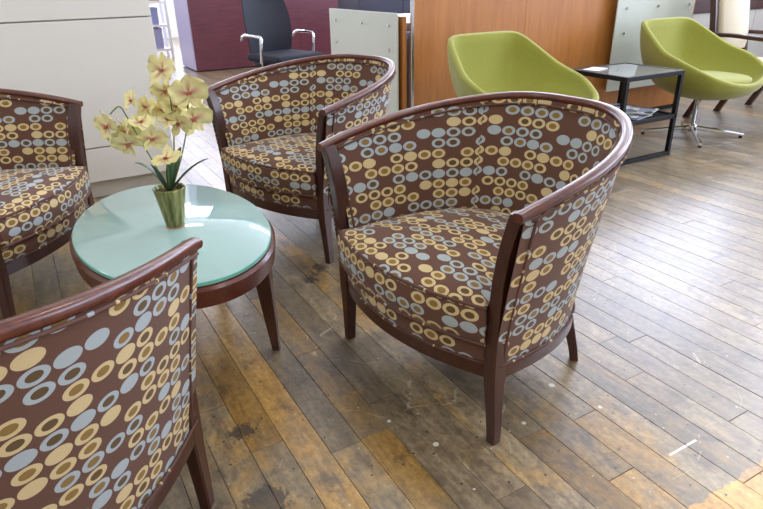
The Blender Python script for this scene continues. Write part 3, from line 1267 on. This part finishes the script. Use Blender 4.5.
# ------------------------------------------------------------------ green lounge chairs
def make_lounge():
    root = empty('lounge_chair')
    NTH, NS = 64, 14
    # rim control points: angle (deg from back, symmetric), radius x/y, height
    ang = np.array([0, 22, 38, 52, 75, 105, 135, 160, 180])
    rx = np.array([0.0, .214, .282, .320, .378, .400, .330, .16, 0.0])
    ry = np.array([.375, .372, .335, .235, .06, -.13, -.315, -.385, -.40])
    rz = np.array([.785, .785, .775, .715, .610, .555, .475, .420, .405])
    th = np.linspace(0, 360, NTH, endpoint=False)

    def rim(a):
        a = a % 360
        s = 1 if a <= 180 else -1
        b = a if a <= 180 else 360 - a
        return np.array([s * np.interp(b, ang, rx), np.interp(b, ang, ry), np.interp(b, ang, rz)])
    R = np.array([rim(a) for a in th])
    for _ in range(2):
        R = (np.roll(R, 1, 0) + 2 * R + np.roll(R, -1, 0)) / 4
    cen = np.array([0, -.03])
    V, F = [], []
    TH = .035

    def layer(s, inner):
        # s 0 centre .. 1 rim
        out = []
        for k in range(NTH):
            f = math.sin(s * PI / 2) ** 0.8
            zc = .285 if not inner else .345
            g = (1 - math.cos(s * PI / 2)) ** 1.15
            back = max(0, R[k, 1]) / .375
            f2 = f * (1 - back * .0)
            p = cen + (R[k, :2] - cen) * (f2 if not inner else f2 * 1.0)
            if inner:
                d = (R[k, :2] - cen)
                L = np.linalg.norm(d)
                p = p - d / L * TH * f
            z = zc + (R[k, 2] - zc) * g
            out.append((p[0], p[1], z))
        return out
    ss = np.linspace(0.12, 1, NS)
    layers = [layer(s, False) for s in ss]
    # rounded rim
    o_, i_ = np.array(layers[-1]), np.array(layer(1.0, True))
    mid = (o_ + i_) / 2
    layers[-1] = [tuple(o_[k] + np.array([0, 0, -.010])) for k in range(NTH)]
    layers.append([tuple(o_[k] * .93 + mid[k] * .07 + np.array([0, 0, .002])) for k in range(NTH)])
    layers.append([tuple(mid[k] + np.array([0, 0, .012])) for k in range(NTH)])
    layers.append([tuple(i_[k] * .93 + mid[k] * .07 + np.array([0, 0, .002])) for k in range(NTH)])
    layers += [layer(s, True) for s in ss[::-1]]
    for l in layers:
        V += l
    for i in range(len(layers) - 1):
        for k in range(NTH):
            p = (k + 1) % NTH
            F.append((i * NTH + k, i * NTH + p, (i + 1) * NTH + p, (i + 1) * NTH + k))
    F.append(tuple(range(NTH - 1, -1, -1)))
    F.append(tuple((len(layers) - 1) * NTH + k for k in range(NTH)))
    mesh_obj('shell', V, F, M['green'], root, None, True)
    # seat cushion
    V, F = [], []
    pr = [(.90, .385), (.985, .392), (1.0, .410), (.985, .428), (.93, .438), (.6, .446), (.25, .45)]
    for k_, z in pr:
        for q in range(48):
            a = 2 * PI * q / 48
            c, s = math.cos(a), math.sin(a)
            V.append((.262 * k_ * math.copysign(abs(c) ** .85, c), -.075 + .262 * k_ * math.copysign(abs(s) ** .85, s), z))
    for i in range(len(pr) - 1):
        for q in range(48):
            p = (q + 1) % 48
            F.append((i * 48 + q, i * 48 + p, (i + 1) * 48 + p, (i + 1) * 48 + q))
    F.append(tuple(range(47, -1, -1)))
    F.append(tuple((len(pr) - 1) * 48 + q for q in range(48)))
    mesh_obj('seat_cushion', V, F, M['green'], root, None, True)
    # swivel base
    lathe('column', [(.016, .05), (.016, .27), (.05, .275), (.05, .290)], M['chrome'], root, 20, loc=(0, -.03, 0))
    lathe('hub', [(.026, .035), (.030, .045), (.030, .080), (.020, .092)], M['chrome'], root, 20, loc=(0, -.03, 0))
    for a in (45, 135, 225, 315):
        c, s = math.cos(math.radians(a)), math.sin(math.radians(a))
        fr = []
        for r_, z, w, hh in ((.015, .066, .018, .018), (.12, .054, .017, .015), (.24, .038, .015, .012), (.345, .024, .013, .010)):
            fr.append((np.array([c * r_, s * r_ - .03, z]), np.array([-s, c, 0]) * w, np.array([0, 0, 1.0]) * hh))
        V, F = sweep_data(fr, lambda i: [(-1, -.6), (-.6, -1), (.6, -1), (1, -.6), (1, .4), (.5, 1), (-.5, 1), (-1, .4)])
        ft = smooth_by_angle(mesh_obj('base_arm', V, F, M['chrome'], root), 40)
        lathe('glide', [(.012, .0), (.013, .004), (.011, .014)], M['black_metal'], ft, 12, loc=(c * .33, s * .33 - .03, 0))
    return root


lg = make_lounge()
lg.location = (4.17, 2.72, 0)
lg.rotation_euler = (0, 0, math.radians(0))
tag(lg, 'lime green lounge chair on chrome star base before the frosted panel', 'lounge chair', 'green lounge chairs')
lg2 = copy_tree(lg)
lg2.location = (2.45, 2.68, 0)
lg2.rotation_euler = (0, 0, math.radians(0))
tag(lg2, 'lime green lounge chair before the wood panel, partly behind the front tub chair', 'lounge chair', 'green lounge chairs')

# ------------------------------------------------------------------ black side table
t = NT('smoked_glass')
t.set(Base_Color=(0.62, 0.66, 0.68, 1), Roughness=0.03)
t.p.inputs['Transmission Weight'].default_value = 0.75
t.p.inputs['IOR'].default_value = 1.5
M['smoke'] = t.m
SX0, SX1, SY0, SY1, SH = 3.075, 3.605, 2.445, 2.905, .545
st = empty('side_table', ((SX0 + SX1) / 2, (SY0 + SY1) / 2, 0))
tag(st, 'black metal side table with glass top between the green chairs', 'table')
hx, hy, b = (SX1 - SX0) / 2, (SY1 - SY0) / 2, .027
for sx in (-1, 1):
    for sy in (-1, 1):
        x, y = sx * (hx - b / 2), sy * (hy - b / 2)
        box('leg', x - b / 2, x + b / 2, y - b / 2, y + b / 2, 0, SH - b, M['black_metal'], st, .002)
for nm, z0 in (('top_frame', SH - b), ('shelf_frame', .245)):
    bm = bmesh.new()
    add_box(bm, -hx, hx, -hy, -hy + b, z0, z0 + b, .002)
    add_box(bm, -hx, hx, hy - b, hy, z0, z0 + b, .002)
    add_box(bm, -hx, -hx + b, -hy + b, hy - b, z0, z0 + b, .002)
    add_box(bm, hx - b, hx, -hy + b, hy - b, z0, z0 + b, .002)
    bm_obj(nm, bm, M['black_metal'], st)
for sy in (-1, 1):
    y = sy * (hy - b / 2)
    box('foot_bar', -hx + b, hx - b, y - b / 2, y + b / 2, 0, b, M['black_metal'], st, .002)
box('glass_top', -hx + b, hx - b, -hy + b, hy - b, SH - .010, SH - .002, M['smoke'], st, .001)
box('shelf_panel', -hx + b, hx - b, -hy + b, hy - b, .25, .262, M['black_metal'], st, .001)


def cover(name, cols, seed):
    t = NT(name)
    co = t.mapping(t.coord('Object'), scale=(14, 14, 0.1), loc=(seed, seed * 2, 0))
    vo = t.new('ShaderNodeTexVoronoi')
    vo.inputs['Scale'].default_value = 1.0
    t.link(co, vo.inputs['Vector'])
    sp = t.new('ShaderNodeSeparateColor')
    t.link(vo.outputs['Color'], sp.inputs[0])
    n = len(cols)
    r = t.ramp(sp.outputs[0], [(i / n, c) for i, c in enumerate(cols)])
    r.node.color_ramp.interpolation = 'CONSTANT'
    t.set(Base_Color=r, Roughness=0.25)
    return t.m


M['pages'] = plain('white_page_edges', srgb(232, 230, 224), 0.8)
mags = [
    ((3.32, 2.62), 12, 'magazine with blue and white cover lying under the others on the black shelf', [srgb(70, 96, 150), srgb(226, 228, 230), srgb(120, 150, 190), srgb(230, 220, 190)]),
    ((3.37, 2.70), -10, 'magazine with tan and orange cover at the back of the black shelf', [srgb(214, 170, 110), srgb(232, 226, 214), srgb(190, 110, 70), srgb(120, 140, 160)]),
    ((3.40, 2.63), 22, 'open white magazine fanned at the right of the black shelf', [srgb(228, 228, 230), srgb(60, 60, 76), srgb(200, 206, 216), srgb(150, 160, 178)]),
    ((3.29, 2.69), -24, 'magazine with dark cover at the left of the black shelf', [srgb(60, 70, 90), srgb(220, 220, 224), srgb(140, 150, 170), srgb(96, 70, 60)]),
]
for i, ((x, y), a, lab, cols) in enumerate(mags):
    z = .2705 + i * .0085
    mg = empty('magazine', (x, y, z), math.radians(a))
    tag(mg, lab, 'magazine', 'magazines under the side table')
    box('pages', -.10, .10, -.135, .135, 0, .0066, M['pages'], mg, 0)
    box('cover', -.103, .103, -.138, .138, .0066, .0082, cover('magazine_cover_%d' % i, cols, i * 3.1), mg, 0)
cd = box('leaflet', -.075, .075, -.05, .05, 0, .002, M['pages'], None, 0)
cd.location = (3.20, 2.80, SH + .0005)
cd.rotation_euler = (0, 0, .3)
tag(cd, 'small white leaflet on the glass of the black side table', 'leaflet')


# ------------------------------------------------------------------ wooden guest chair with cream upholstery
def make_guest():
    root = empty('guest_chair')
    w = .205
    dk = M['cherry_leg']
    for s in (-1, 1):
        x = s * w

        def bar(name, pts, bx_, by_):
            fr = []
            for p in pts:
                fr.append((np.array([x, p[0], p[1]]), np.array([1.0, 0, 0]) * bx_, np.array([0, 1.0, 0]) * by_))
            V, F = sweep_data(fr, lambda i: [(-1, -1), (1, -1), (1, 1), (-1, 1)])
            smooth_by_angle(mesh_obj(name, V, F, dk, root), 30)
        bar('back_post', [(.07, 0), (.0, .14), (-.05, .28), (-.06, .42), (-.03, .62), (.0, .80), (.06, 1.10)], .016, .024)
        bar('front_leg', [(-.70, 0), (-.665, .2), (-.65, .42), (-.655, .61)], .016, .020)
        fr = []
        for y, z in ((.0, .655), (-.2, .655), (-.5, .640), (-.70, .615)):
            fr.append((np.array([x, y, z]), np.array([1.0, 0, 0]), np.array([0, 0, 1.0])))
        V, F = sweep_data(fr, lambda i: [(-.022, -.014), (.022, -.014), (.024, .008), (.018, .014), (-.018, .014), (-.024, .008)])
        smooth_by_angle(mesh_obj('arm', V, F, dk, root), 40)
    box('seat_rail', -w + .02, w - .02, -.64, -.06, .36, .40, dk, root, .004)
    box('seat', -.185, .185, -.67, -.05, .40, .475, M['cream_uph'], root, .03)
    fr = []
    for y, z, hw in ((-.055, .53, .165), (-.06, .60, .178), (-.035, .75, .178), (.0, .92, .174), (.045, 1.08, .15)):
        fr.append((np.array([0, y, z]), np.array([1.0, 0, 0]) * hw, np.array([0, 1.0, -.25]) * .03))
    V, F = sweep_data(fr, lambda i: [(-1, -.5), (-.9, -1), (.9, -1), (1, -.5), (1, .5), (.9, 1), (-.9, 1), (-1, .5)])
    smooth_by_angle(mesh_obj('backrest', V, F, M['cream_uph'], root), 50)
    return root


g = make_guest()
g.location = (4.93, 3.05, 0)
tag(g, 'dark wood guest armchair with cream back right of the green chair', 'armchair', 'cream guest chairs')
g2 = copy_tree(g)
g2.location = (5.80, 3.05, 0)
tag(g2, 'second cream guest armchair at the right edge, only a dark leg in view', 'armchair', 'cream guest chairs')

# partition behind the guest chair
pt = empty('partition_screen', (5.08, 3.75, 0))
tag(pt, 'low grey partition with dark maroon upper panel behind the cream chair', 'partition')
for i in range(3):
    box('lower_panel', i * .7 + .002, (i + 1) * .7 - .002, 0, .05, .02, .742, M['grey_panel'], pt, .003)
    box('upper_panel', i * .7 + .002, (i + 1) * .7 - .002, -.01, .06, .742, 1.15, M['maroon_dark'], pt, .003)
    box('foot', i * .7 + .03, i * .7 + .08, -.02, .07, 0, .02, M['steel'], pt, .002)


# ------------------------------------------------------------------ black office chair
def make_office():
    root = empty('office_chair')
    # back: curved mesh panel
    V, F = [], []
    nz, nx = 12, 9
    rows = []
    for side in (0, 1):
        for i in range(nz):
            s = i / (nz - 1)
            z = .47 + s * .68
            hw = .215 + .035 * math.sin(PI * min(1, s * 1.1)) - .06 * s ** 3
            yb = .24 + .16 * s ** 1.6 - .03 * math.sin(PI * s)
            for j in range(nx):
                q = j / (nx - 1) * 2 - 1
                V.append((q * hw, yb - .05 * q * q + (.018 if side else 0), z))
    n1 = nz * nx
    for side in (0, 1):
        for i in range(nz - 1):
            for j in range(nx - 1):
                f = (side * n1 + i * nx + j, side * n1 + i * nx + j + 1, side * n1 + (i + 1) * nx + j + 1, side * n1 + (i + 1) * nx + j)
                F.append(f if not side else f[::-1])
    bd = [i * nx for i in range(nz)] + [(nz - 1) * nx + j for j in range(1, nx)] + [i * nx + nx - 1 for i in range(nz - 2, -1, -1)] + [j for j in range(nx - 2, 0, -1)]
    for a, b_ in zip(bd, bd[1:] + bd[:1]):
        F.append((a, b_, b_ + n1, a + n1))
    smooth_by_angle(mesh_obj('backrest', V, F, M['black_mesh'], root), 50)
    box('seat', -.25, .25, -.27, .24, .43, .50, M['black_seat'], root, .03)
    for s in (-1, 1):
        x = s * .285
        tube('arm', [(x * .86, -.02, .42), (x, -.06, .44), (x, -.075, .56), (x, -.085, .635), (x, -.07, .655), (x, .02, .66), (x, .17, .66), (x, .21, .645), (x, .235, .61)], [.011, .012, .013, .014, .014, .013, .012, .011, .010], M['chrome'], root, 10)
    box('seat_plate', -.24, .24, -.12, .14, .405, .43, M['black_metal'], root, .006)
    lathe('column', [(.03, .10), (.03, .22), (.02, .22), (.02, .405)], M['chrome'], root, 16)
    for k in range(5):
        a = 2 * PI * k / 5 + .3
        c, s = math.cos(a), math.sin(a)
        fr = []
        for r_, z, w_ in ((.01, .105, .02), (.15, .095, .017), (.30, .075, .013)):
            fr.append((np.array([c * r_, s * r_, z]), np.array([-s, c, 0]) * w_, np.array([0, 0, 1.0]) * .013))
        V, F = sweep_data(fr, lambda i: [(-1, -1), (1, -1), (1, 1), (-1, 1)])
        arm = mesh_obj('base_arm', V, F, M['chrome'], root)
        cs = lathe('caster', [(.010, -.012), (.028, -.011), (.030, 0), (.028, .011), (.010, .012)], M['black_metal'], arm, 14, loc=(c * .29, s * .29, .031))
        cs.rotation_euler = (PI / 2, 0, a + PI / 2)
    return root


oc = make_office()
oc.location = (2.10, 5.42, 0)
oc.rotation_euler = (0, 0, math.radians(14))
tag(oc, 'black mesh office chair with chrome arms before the maroon desk', 'office chair')

# ------------------------------------------------------------------ maroon desk far behind
md = empty('reception_desk', (2.02, 8.40, 0))
tag(md, 'maroon laminate desk with lavender light coloured onto its side, far behind the office chair', 'desk')
for i in range(2):
    box('front_panel', i * 1.5 + .001, (i + 1) * 1.5 - .001, 0, .03, .012, 1.08, M['maroon'], md, .002)
box('side_panel', -.004, .03, .031, .78, .012, 1.08, M['desk_side'], md, .002)
box('top', -.02, 3.02, -.02, .80, 1.08, 1.11, M['maroon'], md, .003)
box('base', .03, 2.97, .04, .75, 0, .10, M['black_metal'], md, .002)

# ------------------------------------------------------------------ white shelf rack far behind with boxes
sh = empty('shelf_rack', (1.15, 10.2, 0))
tag(sh, 'white metal shelf rack in the far gap beside the white cabinet', 'shelf')
for x in (0, .95):
    for y in (0, .36):
        box('upright', x, x + .035, y, y + .035, 0, 1.9, M['white_metal'], sh, .002)
lev = [.12, .47, .80, 1.13, 1.48]
for z in lev:
    box('shelf_board', 0.036, .949, 0.0, .395, z, z + .03, M['white_metal'], sh, .002)
M['box_a'] = plain('lilac_box', srgb(160, 160, 200), 0.6)
M['box_b'] = plain('tan_box', srgb(190, 160, 140), 0.6)
M['box_c'] = plain('blue_grey_box', srgb(140, 146, 190), 0.6)
bx = [(.10, .13, .26, 0, 'box_c', 'blue storage box on the lowest shelf of the white rack'),
      (.52, .13, .30, 0, 'box_a', 'lilac storage box at the right end of the lowest rack shelf'),
      (.50, .13, .24, 1, 'box_c', 'slate blue storage box at the right of the second rack shelf'),
      (.15, .13, .22, 1, 'box_a', 'pale lilac storage box at the left of the second rack shelf'),
      (.56, .13, .22, 2, 'box_b', 'tan storage box on the third rack shelf'),
      (.20, .13, .24, 2, 'box_a', 'lilac storage box on the third rack shelf beside the tan one')]
for x, _, hgt, li, mat, lab in bx:
    z = lev[li] + .03
    bo = empty('storage_box', (1.15 + x, 10.24, z))
    tag(bo, lab, 'box', 'boxes on the white rack')
    box('body', 0, .34, 0, .28, 0, hgt - .04, M[mat], bo, .004)
    box('lid', -.005, .345, -.005, .285, hgt - .04, hgt, M[mat], bo, .004)

# ------------------------------------------------------------------ work area seen over the desk return
wd = empty('credenza', (3.30, 6.2, 0))
tag(wd, 'dark navy credenza seen above the frosted desk return', 'cabinet')
box('body', 0, 2.2, 0, .5, .06, .92, M['navy'], wd, .003)
box('plinth', .02, 2.18, .03, .48, 0, .06, M['black_metal'], wd, .002)
for i in range(4):
    dr = box('door', i * .55 + .003, (i + 1) * .55 - .003, -.018, 0, .08, .90, M['navy'], wd, .002)
    box('handle', i * .55 + .48, i * .55 + .495, -.035, -.018, .60, .72, M['steel'], dr, .002)
M['pinkbox'] = plain('pale_pink_paper', srgb(222, 190, 200), 0.7)
for x, m_, lab in ((.18, 'pinkbox', 'pale pink file box on the navy credenza'), (.42, 'box_a', 'lilac file box on the navy credenza')):
    fb = empty('file_box', (3.30 + x, 6.3, .92))
    tag(fb, lab, 'box', 'file boxes on the credenza')
    box('body', 0, .09, 0, .26, 0, .30, M[m_], fb, .003)
    box('label_plate', .025, .065, -.002, 0, .16, .22, M['pages'], fb, 0)
